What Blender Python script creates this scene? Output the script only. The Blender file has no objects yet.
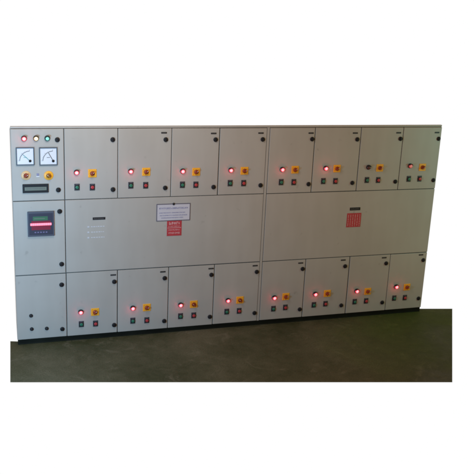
import bpy, bmesh, math, random
from mathutils import Matrix, Vector
random.seed(7)
S = bpy.context.scene
COL = S.collection
PL = 0.052                 # plinth height
HH = 2.0                   # cabinet height above the plinth
W = 4.238                  # cabinet width
DEPTH = 0.42

# ------------------------------------------------------------------ measuring: photo px -> place on the cabinet front
def hom(src, dst):
    # solve 8x8 by gaussian elimination
    A = []
    for (x, y), (u, v) in zip(src, dst):
        A.append([x, y, 1, 0, 0, 0, -u*x, -u*y, u]); A.append([0, 0, 0, x, y, 1, -v*x, -v*y, v])
    n = 8
    for i in range(n):
        p = max(range(i, n), key=lambda r: abs(A[r][i])); A[i], A[p] = A[p], A[i]
        d = A[i][i]; A[i] = [a/d for a in A[i]]
        for r in range(n):
            if r != i:
                m = A[r][i]; A[r] = [a-m*b for a, b in zip(A[r], A[i])]
    h = [A[i][8] for i in range(8)] + [1.0]
    return h
Hm = hom([(10, 126.5), (442.7, 125), (421, 307.5), (17.5, 340.5)], [(0, HH), (W, HH), (W, 0), (0, 0)])
def at(px, py):
    w = Hm[6]*px+Hm[7]*py+Hm[8]
    return ((Hm[0]*px+Hm[1]*py+Hm[2])/w, (Hm[3]*px+Hm[4]*py+Hm[5])/w + PL)

# ------------------------------------------------------------------ materials
def lin(c): return c/12.92 if c <= .04045 else ((c+.055)/1.055)**2.4
def mat(name, base, rough=.5, metal=0, spec=.5, emit=None, es=0, vary=.0, vscale=8, bump=0, bscale=40, coat=0):
    m = bpy.data.materials.new(name); m.use_nodes = True
    nt = m.node_tree; b = nt.nodes['Principled BSDF']
    b.inputs['Base Color'].default_value = (*base, 1); b.inputs['Roughness'].default_value = rough
    b.inputs['Metallic'].default_value = metal; b.inputs['Specular IOR Level'].default_value = spec
    b.inputs['Coat Weight'].default_value = coat
    if emit: b.inputs['Emission Color'].default_value = (*emit, 1); b.inputs['Emission Strength'].default_value = es
    tc = nt.nodes.new('ShaderNodeTexCoord')
    if vary:
        n = nt.nodes.new('ShaderNodeTexNoise'); n.inputs['Scale'].default_value = vscale; n.inputs['Detail'].default_value = 5
        nt.links.new(tc.outputs['Object'], n.inputs['Vector'])
        mr = nt.nodes.new('ShaderNodeMapRange'); mr.inputs['From Min'].default_value = .3; mr.inputs['From Max'].default_value = .7
        mr.inputs['To Min'].default_value = 1-vary; mr.inputs['To Max'].default_value = 1+vary
        nt.links.new(n.outputs['Fac'], mr.inputs['Value'])
        mx = nt.nodes.new('ShaderNodeVectorMath'); mx.operation = 'SCALE'; mx.inputs[0].default_value = base
        nt.links.new(mr.outputs[0], mx.inputs['Scale']); nt.links.new(mx.outputs[0], b.inputs['Base Color'])
    if bump:
        n2 = nt.nodes.new('ShaderNodeTexNoise'); n2.inputs['Scale'].default_value = bscale; n2.inputs['Detail'].default_value = 3
        nt.links.new(tc.outputs['Object'], n2.inputs['Vector'])
        bp = nt.nodes.new('ShaderNodeBump'); bp.inputs['Strength'].default_value = bump; bp.inputs['Distance'].default_value = .01
        nt.links.new(n2.outputs['Fac'], bp.inputs['Height']); nt.links.new(bp.outputs[0], b.inputs['Normal'])
    return m

def paint_material():
    m = mat('pebble_grey_powder_coat', (.43, .42, .40), .42, spec=.4)
    nt = m.node_tree; b = nt.nodes['Principled BSDF']; tc = nt.nodes.new('ShaderNodeTexCoord')
    def noise(scale, detail=3, vec=None):
        n = nt.nodes.new('ShaderNodeTexNoise'); n.inputs['Scale'].default_value = scale; n.inputs['Detail'].default_value = detail
        nt.links.new(vec or tc.outputs['Object'], n.inputs['Vector']); return n
    mp = nt.nodes.new('ShaderNodeMapping'); mp.inputs['Scale'].default_value = (6, 6, 1.2)
    nt.links.new(tc.outputs['Object'], mp.inputs['Vector'])
    a = noise(1.6, 5); s = noise(1.5, 5, mp.outputs[0])
    add = nt.nodes.new('ShaderNodeMath'); add.operation = 'ADD'
    nt.links.new(a.outputs['Fac'], add.inputs[0]); nt.links.new(s.outputs['Fac'], add.inputs[1])
    cr = nt.nodes.new('ShaderNodeValToRGB'); cr.color_ramp.elements[0].position = .3; cr.color_ramp.elements[1].position = .72
    cr.color_ramp.elements[0].color = (.405, .392, .36, 1); cr.color_ramp.elements[1].color = (.46, .452, .42, 1)
    hf = nt.nodes.new('ShaderNodeMath'); hf.operation = 'MULTIPLY'; hf.inputs[1].default_value = .5
    nt.links.new(add.outputs[0], hf.inputs[0]); nt.links.new(hf.outputs[0], cr.inputs[0])
    nt.links.new(cr.outputs[0], b.inputs['Base Color'])
    sc = noise(14, 6); sr = nt.nodes.new('ShaderNodeMapRange'); sr.inputs['From Min'].default_value = .66; sr.inputs['From Max'].default_value = .76
    sr.inputs['To Min'].default_value = 1; sr.inputs['To Max'].default_value = .82; nt.links.new(sc.outputs['Fac'], sr.inputs['Value'])
    vm = nt.nodes.new('ShaderNodeVectorMath'); vm.operation = 'SCALE'; nt.links.new(cr.outputs[0], vm.inputs[0]); nt.links.new(sr.outputs[0], vm.inputs['Scale'])
    nt.links.new(vm.outputs[0], b.inputs['Base Color'])
    w = noise(2.6, 1); o = noise(260, 2)
    bp = nt.nodes.new('ShaderNodeBump'); bp.inputs['Strength'].default_value = .55; bp.inputs['Distance'].default_value = .015
    nt.links.new(w.outputs['Fac'], bp.inputs['Height'])
    b2 = nt.nodes.new('ShaderNodeBump'); b2.inputs['Strength'].default_value = .12; b2.inputs['Distance'].default_value = .0015
    nt.links.new(o.outputs['Fac'], b2.inputs['Height']); nt.links.new(bp.outputs[0], b2.inputs['Normal'])
    nt.links.new(b2.outputs[0], b.inputs['Normal'])
    rr = nt.nodes.new('ShaderNodeMapRange'); rr.inputs['To Min'].default_value = .36; rr.inputs['To Max'].default_value = .55
    nt.links.new(a.outputs['Fac'], rr.inputs['Value']); nt.links.new(rr.outputs[0], b.inputs['Roughness'])
    return m

def floor_material():
    m = mat('dusty_dark_concrete', (.09, .085, .07), .7, spec=.22)
    nt = m.node_tree; b = nt.nodes['Principled BSDF']; tc = nt.nodes.new('ShaderNodeTexCoord')
    def noise(scale, detail, dist=0, rough=.6):
        n = nt.nodes.new('ShaderNodeTexNoise'); n.inputs['Scale'].default_value = scale; n.inputs['Detail'].default_value = detail
        n.inputs['Distortion'].default_value = dist; n.inputs['Roughness'].default_value = rough
        nt.links.new(tc.outputs['Object'], n.inputs['Vector']); return n
    big = noise(.9, 6, .5); fine = noise(9, 8, .3, .7); speck = noise(90, 3)
    cr = nt.nodes.new('ShaderNodeValToRGB'); e = cr.color_ramp.elements
    e[0].position = .36; e[0].color = FLOOR_DARK; e[1].position = .64; e[1].color = FLOOR_LIGHT
    mx = nt.nodes.new('ShaderNodeMix'); mx.data_type = 'FLOAT'; mx.inputs[0].default_value = .28
    nt.links.new(big.outputs['Fac'], mx.inputs[2]); nt.links.new(fine.outputs['Fac'], mx.inputs[3])
    nt.links.new(mx.outputs[0], cr.inputs[0])
    sp = nt.nodes.new('ShaderNodeMapRange'); sp.inputs['From Min'].default_value = .3; sp.inputs['From Max'].default_value = .7
    sp.inputs['To Min'].default_value = .72; sp.inputs['To Max'].default_value = 1.28
    nt.links.new(speck.outputs['Fac'], sp.inputs['Value'])
    vm = nt.nodes.new('ShaderNodeVectorMath'); vm.operation = 'SCALE'
    nt.links.new(cr.outputs[0], vm.inputs[0]); nt.links.new(sp.outputs[0], vm.inputs['Scale'])
    dust = noise(3.3, 10, 1.2, .72); dr = nt.nodes.new('ShaderNodeMapRange'); dr.inputs['From Min'].default_value = .56; dr.inputs['From Max'].default_value = .72; dr.inputs['To Max'].default_value = .55
    nt.links.new(dust.outputs['Fac'], dr.inputs['Value'])
    dm = nt.nodes.new('ShaderNodeMix'); dm.data_type = 'RGBA'; nt.links.new(dr.outputs[0], dm.inputs[0]); nt.links.new(vm.outputs[0], dm.inputs[6]); dm.inputs[7].default_value = (.20, .18, .13, 1)
    # greener, darker tint towards the far right end of the floor
    sep = nt.nodes.new('ShaderNodeSeparateXYZ'); nt.links.new(tc.outputs['Object'], sep.inputs[0])
    st = nt.nodes.new('ShaderNodeMath'); st.operation = 'MULTIPLY_ADD'; st.inputs[1].default_value = 2.4
    nt.links.new(big.outputs['Fac'], st.inputs[0]); nt.links.new(sep.outputs['X'], st.inputs[2])
    sm = nt.nodes.new('ShaderNodeMapRange'); sm.inputs['From Min'].default_value = 4.2; sm.inputs['From Max'].default_value = 5.3; sm.inputs['To Max'].default_value = .85
    nt.links.new(st.outputs[0], sm.inputs['Value'])
    gm = nt.nodes.new('ShaderNodeMix'); gm.data_type = 'RGBA'; gm.blend_type = 'MULTIPLY'; nt.links.new(sm.outputs[0], gm.inputs[0]); nt.links.new(dm.outputs[2], gm.inputs[6]); gm.inputs[7].default_value = (.48, .80, .18, 1)
    nt.links.new(gm.outputs[2], b.inputs['Base Color'])
    rr = nt.nodes.new('ShaderNodeMapRange'); rr.inputs['From Min'].default_value = .35; rr.inputs['From Max'].default_value = .65
    rr.inputs['To Min'].default_value = .45; rr.inputs['To Max'].default_value = .85
    nt.links.new(big.outputs['Fac'], rr.inputs['Value']); nt.links.new(rr.outputs[0], b.inputs['Roughness'])
    bp = nt.nodes.new('ShaderNodeBump'); bp.inputs['Strength'].default_value = .3; bp.inputs['Distance'].default_value = .01
    nt.links.new(fine.outputs['Fac'], bp.inputs['Height']); nt.links.new(bp.outputs[0], b.inputs['Normal'])
    return m
FLOOR_DARK = (.034, .042, .014, 1); FLOOR_LIGHT = (.118, .110, .068, 1)

M = dict(
    paint=paint_material(), floor=floor_material(),
    seam_shade=mat('painted_seam_shade', (.10, .105, .10), .8, vary=.2),
    plinth=mat('black_plinth_paint', (.008, .010, .007), .6, vary=.3, spec=.2),
    black=mat('black_plastic', (.012, .013, .016), .55, spec=.3),
    greyblack=mat('dark_grey_plastic', (.035, .04, .05), .4),
    chrome=mat('brushed_metal', (.35, .35, .36), .35, metal=1),
    white=mat('white_enamel', (.72, .75, .8), .45, vary=.04),
    yellow=mat('yellow_legend_plate', (.95, .46, .03), .45, vary=.08, vscale=30),
    cream=mat('cream_legend_plate', (.75, .50, .24), .45, vary=.08, vscale=30),
    knob=mat('red_brown_knob', (.26, .04, .012), .4),
    kamber=mat('amber_knob', (.30, .13, .015), .4),
    green=mat('green_button', (.03, .19, .12), .35),
    red=mat('red_button', (.48, .05, .06), .35),
    greylens=mat('unlit_red_lens', (.10, .03, .03), .3),
    ink=mat('black_ink', (.02, .02, .025), .6),
    blueink=mat('blue_ink', (.24, .25, .40), .6),
    signwhite=mat('white_sign_face', (.56, .56, .62), .5, vary=.05),
    signborder=mat('sign_border', (.12, .12, .16), .5),
    signred=mat('red_sign_face', (.46, .045, .06), .5, vary=.1, vscale=20),
    signpink=mat('faded_white_lettering', (.62, .33, .34), .5),
    maroon=mat('maroon_strip', (.22, .012, .04), .4),
    lcd=mat('dull_display_window', (.16, .20, .17), .3),
    gskin=mat('green_legend', (.04, .15, .08), .4),
    vent=mat('pale_raised_lettering', (.56, .58, .62), .5),
    # lit lamps
    lamp_rim=mat('lit_red_lens', (.5, .02, .03), .3, emit=(1, .04, .07), es=1.3),
    lamp_core=mat('lit_lamp_core', (.9, .5, .5), .3, emit=(1, .27, .30), es=1.6),
    dim_rim=mat('dimly_lit_red_lens', (.4, .03, .03), .3, emit=(1, .07, .07), es=.25),
    dim_core=mat('dim_lamp_core', (.5, .2, .18), .3, emit=(1, .25, .22), es=.35),
    yl_rim=mat('lit_amber_lens', (.6, .4, .12), .3, emit=(1, .55, .2), es=.25),
    yl_core=mat('lit_amber_core', (.9, .8, .6), .3, emit=(1, .9, .6), es=1.3),
    gl_rim=mat('green_lens', (.01, .16, .13), .3, emit=(.05, .6, .45), es=.05),
    gl_core=mat('green_lens_core', (.25, .6, .5), .3, emit=(.3, 1, .8), es=.35),
    led=mat('red_led_digits', (.6, .05, .1), .3, emit=(1, .22, .32), es=1.9),
)

M['meterframe'] = mat('slate_meter_bezel', (.07, .10, .13), .4)
M['needleteal'] = mat('teal_needle', (.10, .34, .32), .4)
M['platemark'] = mat('worn_engraving', (.12, .12, .12), .5)
M['relaykey'] = mat('relay_keypad', (.16, .15, .28), .5)
M['relay'] = mat('slate_relay_case', (.07, .085, .12), .4)
M['relayface'] = mat('dark_relay_face', (.035, .045, .075), .35)
# ------------------------------------------------------------------ mesh building
class MB:
    def __init__(s): s.bm = bmesh.new(); s.mats = []
    def mi(s, m):
        m = M[m]
        if m not in s.mats: s.mats.append(m)
        return s.mats.index(m)
    def _fin(s, verts, m, T, smooth=False):
        i = s.mi(m)
        for v in verts: v.co = T @ v.co
        for f in {f for v in verts for f in v.link_faces}:
            f.material_index = i; f.smooth = smooth
    def box(s, x0, x1, y0, y1, z0, z1, m, bev=0, T=Matrix.Identity(4)):
        r = bmesh.ops.create_cube(s.bm, size=1)['verts']
        for v in r: v.co = Vector(((x0+x1)/2+v.co.x*(x1-x0), (y0+y1)/2+v.co.y*(y1-y0), (z0+z1)/2+v.co.z*(z1-z0)))
        i = s.mi(m)
        if bev:
            es = list({e for v in r for e in v.link_edges})
            g = bmesh.ops.bevel(s.bm, geom=es, offset=bev, segments=2, affect='EDGES', profile=.5)
            fs = g['faces']; vs = {v for f in fs for v in f.verts}
            allf = {f for v in vs for f in v.link_faces}; r = list({v for f in allf for v in f.verts})
        s._fin(r, m, T)
    def lathe(s, prof, m, T, n=28, smooth=True):
        """prof: (radius, out) out = towards the viewer (-y)"""
        rings = []
        for (r, h) in prof:
            if r < 1e-6: rings.append([s.bm.verts.new((0, -h, 0))])
            else: rings.append([s.bm.verts.new((r*math.cos(2*math.pi*k/n), -h, r*math.sin(2*math.pi*k/n))) for k in range(n)])
        for a, b in zip(rings, rings[1:]):
            for k in range(n):
                A, B = a[k % len(a)], a[(k+1) % len(a)]; Cc, D = b[(k+1) % len(b)], b[k % len(b)]
                vs = []
                for v in (A, B, Cc, D):
                    if v not in vs: vs.append(v)
                if len(vs) > 2: s.bm.faces.new(vs)
        s._fin([v for r in rings for v in r], m, T, smooth)
    def arc(s, cx, cz, r, w, a0, a1, y, m, n=16, T=Matrix.Identity(4)):
        vs = []
        for k in range(n+1):
            a = a0+(a1-a0)*k/n
            vs.append((s.bm.verts.new((cx+(r-w/2)*math.cos(a), y, cz+(r-w/2)*math.sin(a))), s.bm.verts.new((cx+(r+w/2)*math.cos(a), y, cz+(r+w/2)*math.sin(a)))))
        for a, b in zip(vs, vs[1:]): s.bm.faces.new((a[0], b[0], b[1], a[1]))
        s._fin([v for p in vs for v in p], m, T)
    def build(s, name, parent=None, loc=(0, 0, 0)):
        bmesh.ops.recalc_face_normals(s.bm, faces=s.bm.faces)
        me = bpy.data.meshes.new(name); s.bm.to_mesh(me); s.bm.free()
        for m in s.mats: me.materials.append(m)
        o = bpy.data.objects.new(name, me); COL.objects.link(o); o.location = loc
        if parent: o.parent = parent
        return o

I4 = Matrix.Identity(4)
def rot(a): return Matrix.Rotation(a, 4, 'Y')
def shift(x, y, z): return Matrix.Translation((x, y, z))

# ------------------------------------------------------------------ the switchboard
root = bpy.data.objects.new('electrical_panel', None); COL.objects.link(root)
root['label'] = 'long grey floor-standing electrical switchboard with rows of doors, red indicator lamps and yellow rotary switches'
root['category'] = 'electrical panel'

# column seams measured from the photo
U = [0, .1067, .2186, .3353, .443, .5568, .670, .786, .8964, 1.0]
X = [u*W for u in U]
Z0, Z1, Z2, Z3 = PL, PL+.318*HH, PL+.667*HH, PL+HH
G = .0036; G2 = .0168                     # half gaps
RAIL = .019

b = MB()    # carcass: closed box with a roof that falls gently to the back
v = [b.bm.verts.new(c) for c in ((0, .02, Z0), (W, .02, Z0), (W, DEPTH, Z0), (0, DEPTH, Z0), (0, .02, Z3-.006), (W, .02, Z3-.006), (W, DEPTH, Z3-.09), (0, DEPTH, Z3-.09))]
for f in ((0, 1, 5, 4), (1, 2, 6, 5), (2, 3, 7, 6), (3, 0, 4, 7), (4, 5, 6, 7), (3, 2, 1, 0)): b.bm.faces.new([v[i] for i in f])
b._fin(v, 'paint', I4)
body = b.build('body', root)
b = MB(); b.box(.003, W-.003, .012, .0195, Z0+.002, Z3-.012, 'seam_shade'); b.build('seam_shade', root)  # dark sheet behind the doors, its colour stands for shade in the gaps
b = MB(); b.box(.001, W-.004, .004, .03, Z3-RAIL+.002, Z3, 'paint', .002); b.build('top_rail', root)
b = MB(); b.box(.004, W-.002, .020, DEPTH-.03, 0, PL-.0005, 'plinth'); b.box(.004, W-.002, .016, .03, .0, .010, 'plinth', .003); b.build('plinth', root)
b = MB(); b.box(X[5]-.0125, X[5]+.0125, .003, .0118, Z0+.001, Z3-RAIL, 'paint', .002); b.build('centre_post', root)

def door(x0, x1, z0, z1, label=None, l=G, r=G, t=G, bt=G):
    b = MB(); e_ = lambda: random.uniform(-.001, .0012)
    b.box(x0+l+e_(), x1-r-e_(), 0, .0115, z0+bt+e_(), z1-t-e_(), 'paint', .0035)
    d = b.build('door', root, (0, 0, 0))
    j = random.uniform(-.0022, .0006); d.location.y = j
    if label: d['label'] = label
    return d

def nameplate(d, x, z, w=.052, h=.014, marks=6):
    b = MB(); b.box(-w/2, w/2, -.003, 0, -h/2, h/2, 'black', .0008)
    step = w*.8/marks
    for k in range(marks):
        x0 = -w*.4+k*step
        b.box(x0, x0+step*.55, -.0036, -.0028, -h*.16, h*.2*random.uniform(.5, 1), 'platemark')
    return b.build('nameplate', d, (x, 0, z))
def lock(d, x, z, s=1):
    b = MB(); a = random.uniform(-.3, .3)
    b.lathe([(0, .000), (.0215*s, .000), (.0215*s, .007), (.018*s, .011), (.011*s, .012), (0, .012)], 'black', I4)
    b.box(-.0055*s, .0055*s, -.019, -.010, -.015*s, .015*s, 'black', .002, rot(a))
    return b.build('lock', d, (x, 0, z))
def lamp(d, x, z, rim='lamp_rim', core='lamp_core', name='indicator_lamp'):
    b = MB()
    b.lathe([(.0235, 0), (.0245, .006), (.021, .013), (.0195, .013)], 'black', I4)
    b.lathe([(.0205, .010), (.0200, .019), (.0145, .0235)], rim, I4)
    b.lathe([(.0145, .0235), (.009, .026), (0, .0268)], core, I4)
    # dark hood over the upper rim
    n = 14
    ring = []
    for k in range(n+1):
        a = math.radians(28+124*k/n)
        ring.append([b.bm.verts.new((r*math.cos(a), -h, r*math.sin(a))) for r, h in ((.0205, .006), (.0205, .031), (.025, .029), (.026, .004))])
    for p, q in zip(ring, ring[1:]):
        for j in range(3): b.bm.faces.new((p[j], p[j+1], q[j+1], q[j]))
    b.bm.faces.new(ring[0]); b.bm.faces.new(list(reversed(ring[-1])))
    b._fin([v for p in ring for v in p], 'black', I4)
    return b.build(name, d, (x, 0, z))
def spill(o, e=.075, c=(1, .06, .10)):
    l = bpy.data.lights.new('lamp_spill', 'POINT'); l.energy = e; l.color = c; l.shadow_soft_size = .012
    q = bpy.data.objects.new('lamp_spill', l); COL.objects.link(q); q.parent = o; q.location = (0, -.05, -.004)
    return o
def rotary(d, x, z, plate='yellow', kn='knob', size=.038, round_=False):
    b = MB()
    if round_: b.lathe([(0, 0), (size, 0), (size, .004), (size*.93, .006), (0, .006)], plate, I4)
    else: b.box(-size, size, -.006, 0, -size, size, plate, .003)
    b.lathe([(.021, .005), (.0215, .012), (.018, .018), (0, .019)], kn, I4)
    a = random.choice((0.8, -.8, .75, 1.0))
    b.box(-.0065, .0065, -.036, -.017, -.021, .021, kn, .0025, rot(a))
    b.box(-.0015, .0015, -.0372, -.0355, .006, .019, 'white', 0, rot(a))
    for k in range(4):
        a = math.radians(45+90*k)
        b.lathe([(.0022, .0062), (0, .0068)], 'ink', shift(size*.78*math.cos(a)*(.9 if round_ else 1.1), 0, size*.78*math.sin(a)*(.9 if round_ else 1.1)), n=8)
    return b.build('rotary_switch', d, (x, 0, z))
def button(d, x, z, cap):
    b = MB()
    b.box(-.024, .024, -.004, 0, -.031, .031, 'greyblack', .002)
    b.lathe([(.0195, .003), (.020, .010), (.017, .014), (.0155, .014)], 'black', I4)
    b.lathe([(.0155, .010), (.015, .017), (.012, .0185), (0, .019)], cap, I4)
    b.box(-.012, .012, -.0046, -.0035, .0225, .026, 'signborder')
    o = b.build('push_button', d, (x, 0, z)); return o

def fit(x, x0, x1, m=.032): return min(max(x, x0+m), x1-m)

# ---- feeder doors: lamp, rotary, green, red, top lock, bottom lock, nameplate (photo pixels)
TOP = [
 [(76.5,172.3),(92.3,173.2),(77,187),(92.3,187),(112.7,139.5),(112.9,189.4),None],
 [(130.6,171.2),(146.1,171.7),(130.8,185.2),(145.6,185.2),(165.7,139.5),(165.1,187.8),(164,132.7)],
 [(182.5,171),(196,171.7),(182.3,184.6),(195.7,184.6),(215.5,139.5),(213.4,186.9),(213.6,133.3)],
 [(230.6,170),(244.3,170.7),(230,183),(243.5,183),(262.7,139.3),(260.4,185.2),(260.9,133)],
 [(282,169.3),(294.9,169.6),(281,182),(293.6,182),(312.6,139),(308.4,184),(311,133)],
 [(325.5,168.2),(336.9,168.5),(323.2,181),(335.3,181),(357.2,139.3),(352.2,182.8),(355.3,133)],
 [(368.2,167.2),(379.6,167.8),(366.7,179.9),(378,179.9),(400.7,138.7),(395.1,181.5),(398.6,132.7)],
 [(409.9,165.8),(422.3,167.2),(408.6,178.8),(419.4,178.6),(438.8,138.7),(433.2,180.1),(437.0,132.5)]]
BOT = [
 [(80.7,311.8),(95,311.8),(81.3,324),(95.5,323.4),(115.5,281.5),(116,324.7),(113.2,274.9)],
 [(132.7,307.8),(146.7,307.3),(132.7,320.5),(146.7,320),(164.6,278),(164.1,320.8),(162.8,271.7)],
 [(180.4,304.7),(193.6,304.1),(180.4,316),(193.6,315.2),(212.9,274.6),(211.3,316.5),(211,268.5)],
 [(227.7,300.2),(239.8,299.9),(226.6,311.5),(239,310.7),(257.2,271.7),(254.6,312.8),(255.1,265.6)],
 [(274.1,297.5),(285.7,296.5),(273.3,308.6),(285.2,307.3),(302.6,268.8),(299.7,309.2),(300.7,263)],
 [(315,293.8),(327.1,293.3),(313.7,304.7),(325.3,303.6),(345,266.1),(341.1,305.2),(343.2,260)],
 [(356.4,290.7),(367.5,291.2),(354.5,301.5),(365.9,300.7),(386,263.2),(382,302.3),(384.1,257.6)],
 [(396,286.5),(406.8,287),(394.1,298),(404.7,297.5),(423.2,260),(418.4,298.3),(421,254.8)]]
def sides(i):
    return (G2 if i == 5 else G), (G2 if i+1 == 5 else G)
for row, (z0, z1), nm in ((TOP, (Z2, Z3-RAIL), 'upper'), (BOT, (Z0, Z1), 'lower')):
    for k, pts in enumerate(row):
        i = k+1; l, r = sides(i)
        lab = None
        if nm == 'upper' and k == 6: lab = 'grey door whose indicator lamp is unlit'
        if nm == 'upper' and k == 0: lab = 'grey door without a nameplate above its lock'
        d = door(X[i], X[i+1], z0, z1, lab, l, r)
        P = [at(*p) if p else None for p in pts]
        dim = nm == 'upper' and k in (6, 7)
        if nm == 'upper' and k == 6: lp = lamp(d, *P[0], 'greylens', 'greylens'); lp['label'] = 'unlit dark indicator lamp'
        elif dim: lp = lamp(d, *P[0], 'dim_rim', 'dim_core'); lp['label'] = 'dimly lit red indicator lamp'
        else: spill(lamp(d, *P[0]))
        rotary(d, *P[1]); g = button(d, *P[2], 'green'); g['label'] = 'green push button'
        g = button(d, *P[3], 'red'); g['label'] = 'red push button'
        for q in (4, 5): lock(d, fit(P[q][0], X[i]+l, X[i+1]-r, .026), P[q][1])
        if P[6]: nameplate(d, fit(P[6][0], X[i]+l, X[i+1]-r, .030), P[6][1] if nm == 'upper' else min(P[6][1], z1-.018))

# ---- two wide middle doors
dl = door(X[1], X[5], Z1, Z2, 'wide blank door with white notice and red warning sign', G, G2)
dr = door(X[5], X[9], Z1, Z2, 'wide blank door with a red warning sign', G2, G)
x, z = at(99, 218.4); nameplate(dl, x, z, .115, .024, 9)
x, z = at(355, 208.8); nameplate(dr, x, z, .115, .030, 8)
# three faint pale rows under the left nameplate
x, z = at(96, 226.5)
for k in range(3):
    b = MB(); b.box(-.078, -.06, -.003, 0, -.007, .007, 'vent', .001)
    xx = -.045
    while xx < .07:
        w = random.uniform(.008, .02); b.box(xx, xx+w, -.0012, 0, -.004, .004, 'vent'); xx += w+.006
    b.build('lettering_row', dl, (x, 0, z-k*.052))
def sign_text(b, x0, x1, z, h, m, y, gap=.003, wr=(.006, .012)):
    """unreadable small print: rows of short upright strokes as the photograph shows"""
    x = x0
    while x < x1-.004:
        w = min(random.uniform(*wr), x1-x)
        hh = h*random.choice((.8, 1, 1))
        st = h*.26
        b.box(x, x+st, y-.0006, y, z-hh/2, z+hh/2, m)
        if random.random() < .7: b.box(x+st, x+w, y-.0006, y, z+hh/2-st, z+hh/2, m)
        if random.random() < .5: b.box(x+st, x+w, y-.0006, y, z-hh/2, z-hh/2+st, m)
        if random.random() < .4: b.box(x+w-st, x+w, y-.0006, y, z-hh/2+st, z+hh/2-st, m)
        x += w+gap
# white notice
xa, za = at(156.5, 204); xb, zb = at(190, 220)
b = MB(); cx, cz = (xa+xb)/2, (za+zb)/2; w, h = xb-xa, za-zb
b.box(-w/2, w/2, -.004, 0, -h/2, h/2, 'signborder', .001)
b.box(-w/2+.008, w/2-.008, -.0055, -.0035, -h/2+.008, h/2-.008, 'signwhite')
sign_text(b, -w*.42, w*.42, h*.24, .017, 'blueink', -.0054, .003, (.006, .011))
for zz, (p, q) in ((-.02, (-.42, .35)), (-.17, (-.40, .42)), (-.31, (-.36, .30))):
    sign_text(b, w*p, w*q, h*zz, .010, 'blueink', -.0054, .002, (.003, .006))
b.lathe([(0, .005), (.012, .005), (.010, .010), (0, .011)], 'black', shift(0, 0, h/2-.004))
b.build('notice', dl, (cx, 0, cz))
def red_sign(d, xa, za, xb, zb, cols=False):
    b = MB(); cx, cz = (xa+xb)/2, (za+zb)/2; w, h = xb-xa, za-zb
    b.box(-w/2, w/2, -.003, 0, -h/2, h/2, 'signred', .001)
    y = -.0029
    if not cols:
        b.box(-w*.46, w*.46, y-.0006, y, h*.02, h*.055, 'signpink')
        sign_text(b, -w*.36, w*.36, h*.34, h*.19, 'signpink', y, .006, (.015, .020))
        sign_text(b, -w*.40, w*.40, h*.14, h*.07, 'signpink', y, .003, (.005, .009))
        sign_text(b, -w*.40, w*.40, -h*.10, h*.09, 'signpink', y, .003, (.005, .009))
        sign_text(b, -w*.38, w*.38, -h*.31, h*.12, 'signpink', y, .003, (.007, .012))
    else:
        for k in range(6):
            xx = -w*.40+k*w*.16; zz = h*.40
            while zz > -h*.42:
                L = random.uniform(.1, .26)*h; b.box(xx-.0028, xx+.0028, y-.0006, y, max(zz-L, -h*.44), zz, 'signpink'); zz -= L+.006
    b.build('warning_sign', d, (cx, 0, cz))
xa, za = at(167, 221); xb, zb = at(181.3, 235.3); red_sign(dl, xa, za, xb, zb)
xa, za = at(347.2, 213.3); xb, zb = at(360.0, 226.6); red_sign(dr, xa, za, xb, zb, True)

# ---- first column: metering door, relay door, plain door
m1 = door(X[0], X[1], Z2, Z3-RAIL, 'metering door with two dial meters and three lamps')
m2 = door(X[0], X[1], Z1, Z2, 'door with a red lit digital relay')
m3 = door(X[0], X[1], Z0, Z1, 'lower door with small black knobs')
spill(lamp(m1, *at(24, 138.4)))['label'] = 'lit red indicator lamp'
lamp(m1, *at(36, 138.2), 'yl_rim', 'yl_core')['label'] = 'lit pale yellow indicator lamp'
lamp(m1, *at(47.3, 138.2), 'gl_rim', 'gl_core')['label'] = 'green indicator lamp'
lock(m1, *at(57.3, 139.6)); lock(m1, *at(58.3, 189.8)); lock(m2, *at(59.6, 211.3)); lock(m2, *at(61.6, 264)); lock(m3, *at(61.6, 284.6)); lock(m3, *at(62.3, 328.9), .95)
def meter(xa, za, xb, zb, ang, kind):
    cx, cz = (xa+xb)/2, (za+zb)/2; w, h = (xb-xa)/2, (za-zb)/2
    b = MB(); t = .009
    b.box(-w, w, -.012, 0, -h, -h+t, 'meterframe', .002); b.box(-w, w, -.012, 0, h-t, h, 'meterframe', .002)
    b.box(-w, -w+t, -.0118, 0, -h+t, h-t, 'meterframe', .002); b.box(w-t, w, -.0118, 0, -h+t, h-t, 'meterframe', .002)
    b.box(-w+t, w-t, -.006, 0, -h+t, h-t, 'white')
    # quarter dial: pivot low right, arc scale upper left
    pv = (w*.52, -h*.52); R = w*1.12
    b.arc(pv[0], pv[1], R, .004, math.radians(92), math.radians(178), -.0064, 'ink')
    for k in range(11):
        a = math.radians(92+86*k/10); c, s_ = math.cos(a), math.sin(a); L = .013 if k % 5 == 0 else .008
        b.box(0, L, -.0068, -.0061, -.0011, .0011, 'ink', 0, shift(pv[0]+R*c, 0, pv[1]+R*s_) @ Matrix.Rotation(-a, 4, 'Y'))
    b.box(-.014, .014, -.0066, -.0061, -.012, -.008, kind)
    mt = b.build('dial_meter', m1, (cx, 0, cz))
    n = MB(); a = math.radians(ang)
    n.box(0, R*.95, -.0085, -.0072, -.0022, .0022, kind, 0, shift(pv[0], 0, pv[1]) @ Matrix.Rotation(-a, 4, 'Y'))
    n.lathe([(.012, .006), (.012, .0095), (0, .0105)], 'black', shift(pv[0], 0, pv[1]), n=16)
    for v_ in n.bm.verts: v_.co += Vector((cx, 0, cz))
    n.build('needle', m1)
xa, za = at(15.6, 147.2); xb, zb = at(34.6, 165); meter(xa, za, xb, zb, 136, 'needleteal')
xa, za = at(38.9, 147.2); xb, zb = at(57.6, 165); meter(xa, za, xb, zb, 118, 'ink')
rotary(m1, *at(26, 175.4), 'cream', 'knob', .041, True); rotary(m1, *at(48.6, 175.4), 'yellow', 'kamber', .041, True)
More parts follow.
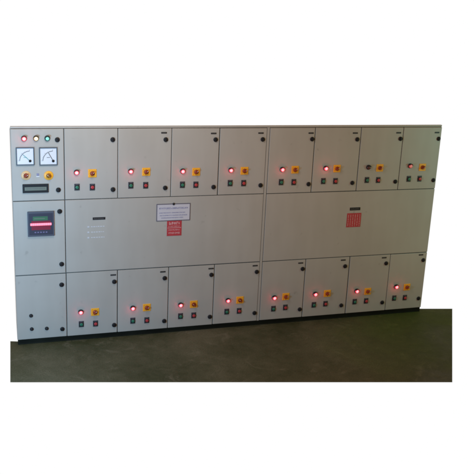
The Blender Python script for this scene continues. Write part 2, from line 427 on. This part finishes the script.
b = MB(); b.box(-.010, .010, -.004, 0, -.014, .006, 'blueink', .001); b.box(-.014, .014, -.003, 0, -.026, -.018, 'white', .001); b.build('fuse_cap', m1, (at(37.8, 174)[0], 0, at(37.8, 174)[1]))
# strip display
xa, za = at(22.4, 184.2); xb, zb = at(48.6, 192.2); w, h = (xb-xa)/2, (za-zb)/2
b = MB(); b.box(-w, w, -.012, 0, -h, h, 'black', .002); b.box(-w*.84, w*.84, -.0128, -.0115, -h*.42, h*.36, 'lcd')
sign_text(b, -w*.74, w*.74, 0, h*.26, 'platemark', -.0127, .002, (.004, .007))
b.build('digital_meter', m1, ((xa+xb)/2, 0, (za+zb)/2))
# relay
xa, za = at(27.2, 211.5); xb, zb = at(54.3, 235.3); w, h = (xb-xa)/2, (za-zb)/2
b = MB(); b.box(-w, w, -.018, 0, -h, h, 'relay', .003); b.box(-w*.90, w*.90, -.0195, -.0175, -h*.86, h*.86, 'relayface', .001)
b.box(-w*.6, w*.52, -.0205, -.019, h*.30, h*.62, 'gskin'); b.box(-w*.72, w*.72, -.0205, -.019, -h*.46, h*.26, 'maroon')
b.box(-w*.5, w*.30, -.0212, -.0204, h*.43, h*.48, 'lcd')
for k in range(5): b.box(-w*.5+k*w*.21, -w*.5+k*w*.21+w*.13, -.0225, -.0194, -h*.70, -h*.60, 'relaykey', .001)
rl = b.build('digital_relay', m2, ((xa+xb)/2, 0, (za+zb)/2))
b = MB(); xx = -w*.80
while xx < w*.78:     # row of lit red segments
    b.box(xx, xx+.0175, -.0225, -.0205, -.012, .010, 'led', .001); xx += .0185
b.build('lit_display', m2, ((xa+xb)/2, 0, (za+zb)/2))
for p in ((31, 315.6), (31.7, 328.9), (46.7, 328.3)):
    b = MB(); b.lathe([(0, 0), (.017, 0), (.017, .008), (.013, .013), (0, .014)], 'black', I4); b.lathe([(.007, .0135), (.006, .018), (0, .018)], 'greyblack', I4, n=6, smooth=False)
    xx, zz = at(*p); b.build('knob', m3, (xx, 0, zz))
# ------------------------------------------------------------------ camera
cx_, cy_, f = 231, 216, 760.24
cam = bpy.data.cameras.new('camera'); co = bpy.data.objects.new('camera', cam); COL.objects.link(co)
fwd = Vector((.28869614, .91887419, -.26893262)); right = Vector((.95668244, -.2878886, .04334588))
down = Vector((-.03759322, -.26979691, -.96218313))
R = Matrix((right, -down, -fwd)).transposed().to_4x4()
CP = Vector((-.09797844, -6.74885398, 3.09831659+PL))
co.matrix_world = Matrix.Translation(CP) @ R
cam.sensor_width = 36; cam.lens = f/474*36; cam.shift_x = (237-cx_)/474; cam.shift_y = (cy_-237)/474
cam.clip_start = .1; cam.clip_end = 200
S.camera = co
# ------------------------------------------------------------------ floor slab (only a cut piece of floor is seen)
def ground(px, py):
    d = right*((px-cx_)/f) + down*((py-cy_)/f) + fwd
    t = -CP.z/d.z; p = CP+d*t; return (p.x, p.y)
poly = [ground(10.3, 382.3), ground(452.3, 382.3), ground(452.3, 308.7), ground(418.6, 308.7), (W-.06, .3), (W-.06, DEPTH-.04), (.05, DEPTH-.04), (.05, .10), ground(18, 341.4), ground(10.3, 341.2)]
bm = bmesh.new(); c = Vector((2.0, -.6, 0))
tv = [bm.verts.new((x, y, 0)) for x, y in poly]; bv = [bm.verts.new((c.x+(x-c.x)*.99, c.y+(y-c.y)*.98, -.004)) for x, y in poly]
bm.faces.new(tv); bm.faces.new(list(reversed(bv)))
for k in range(len(poly)): j = (k+1) % len(poly); bm.faces.new((tv[k], bv[k], bv[j], tv[j]))
bmesh.ops.recalc_face_normals(bm, faces=bm.faces)
me = bpy.data.meshes.new('floor'); bm.to_mesh(me); bm.free(); me.materials.append(M['floor'])
fo = bpy.data.objects.new('floor', me); COL.objects.link(fo); fo['kind'] = 'structure'
fo['label'] = 'dark dusty concrete floor in front of the switchboard'

# ------------------------------------------------------------------ light
wd = bpy.data.worlds.new('World'); S.world = wd; wd.use_nodes = True
nt = wd.node_tree; bg = nt.nodes['Background']; bg.inputs['Strength'].default_value = 1
tc = nt.nodes.new('ShaderNodeTexCoord'); sx = nt.nodes.new('ShaderNodeSeparateXYZ'); nt.links.new(tc.outputs['Generated'], sx.inputs[0])
cr = nt.nodes.new('ShaderNodeValToRGB'); mr = nt.nodes.new('ShaderNodeMapRange')
mr.inputs['From Min'].default_value = -1; mr.inputs['From Max'].default_value = 1
nt.links.new(sx.outputs['Y'], mr.inputs['Value']); nt.links.new(mr.outputs[0], cr.inputs[0])
e = cr.color_ramp.elements; e[0].position = .44; AMB = (.355, .17, .05); e[0].color = (*AMB, 1); e[1].position = .56; e[1].color = (1, 1, 1, 1)
el = nt.nodes.new('ShaderNodeMapRange'); el.inputs['From Min'].default_value = .15; el.inputs['From Max'].default_value = .35
nt.links.new(sx.outputs['Z'], el.inputs['Value'])
wm = nt.nodes.new('ShaderNodeMix'); wm.data_type = 'RGBA'; nt.links.new(el.outputs[0], wm.inputs[0])
nt.links.new(cr.outputs[0], wm.inputs[6]); wm.inputs[7].default_value = (*AMB, 1)
nt.links.new(wm.outputs[2], bg.inputs['Color'])
def area(name, loc, target, size, power, color):
    l = bpy.data.lights.new(name, 'AREA'); l.size = size; l.energy = power; l.color = color
    o = bpy.data.objects.new(name, l); COL.objects.link(o); o.location = loc
    o.rotation_euler = (Vector(target)-Vector(loc)).to_track_quat('-Z', 'Y').to_euler(); return o
def rgb_area(name, loc, target, size, p):
    m = max(p); return area(name, loc, target, size, m, tuple(c/m for c in p))
rgb_area('blue_fill_left', (-.78, -2.31, 1.26+PL), (-.48, 0, .66), .8, (21, 47, 72))  # added unseen fill, gives the blue falloff from the left
rgb_area('overhead_fill', (.5, -1.5, 3.4), (.5, 0, 2.85), .9, (30, 29.5, 29))  # added unseen fill, brightens the upper left of the cabinet
rgb_area('greenish_fill_right', (5.7, -1.8, 1.86), (5.4, 0, 1.36), .8, (4, 18, 16))  # added unseen fill, turns the right end greener
S.cycles.filter_width = 2.0
S.view_settings.view_transform = 'Standard'; S.view_settings.look = 'None'; S.view_settings.exposure = 0; S.view_settings.gamma = 1
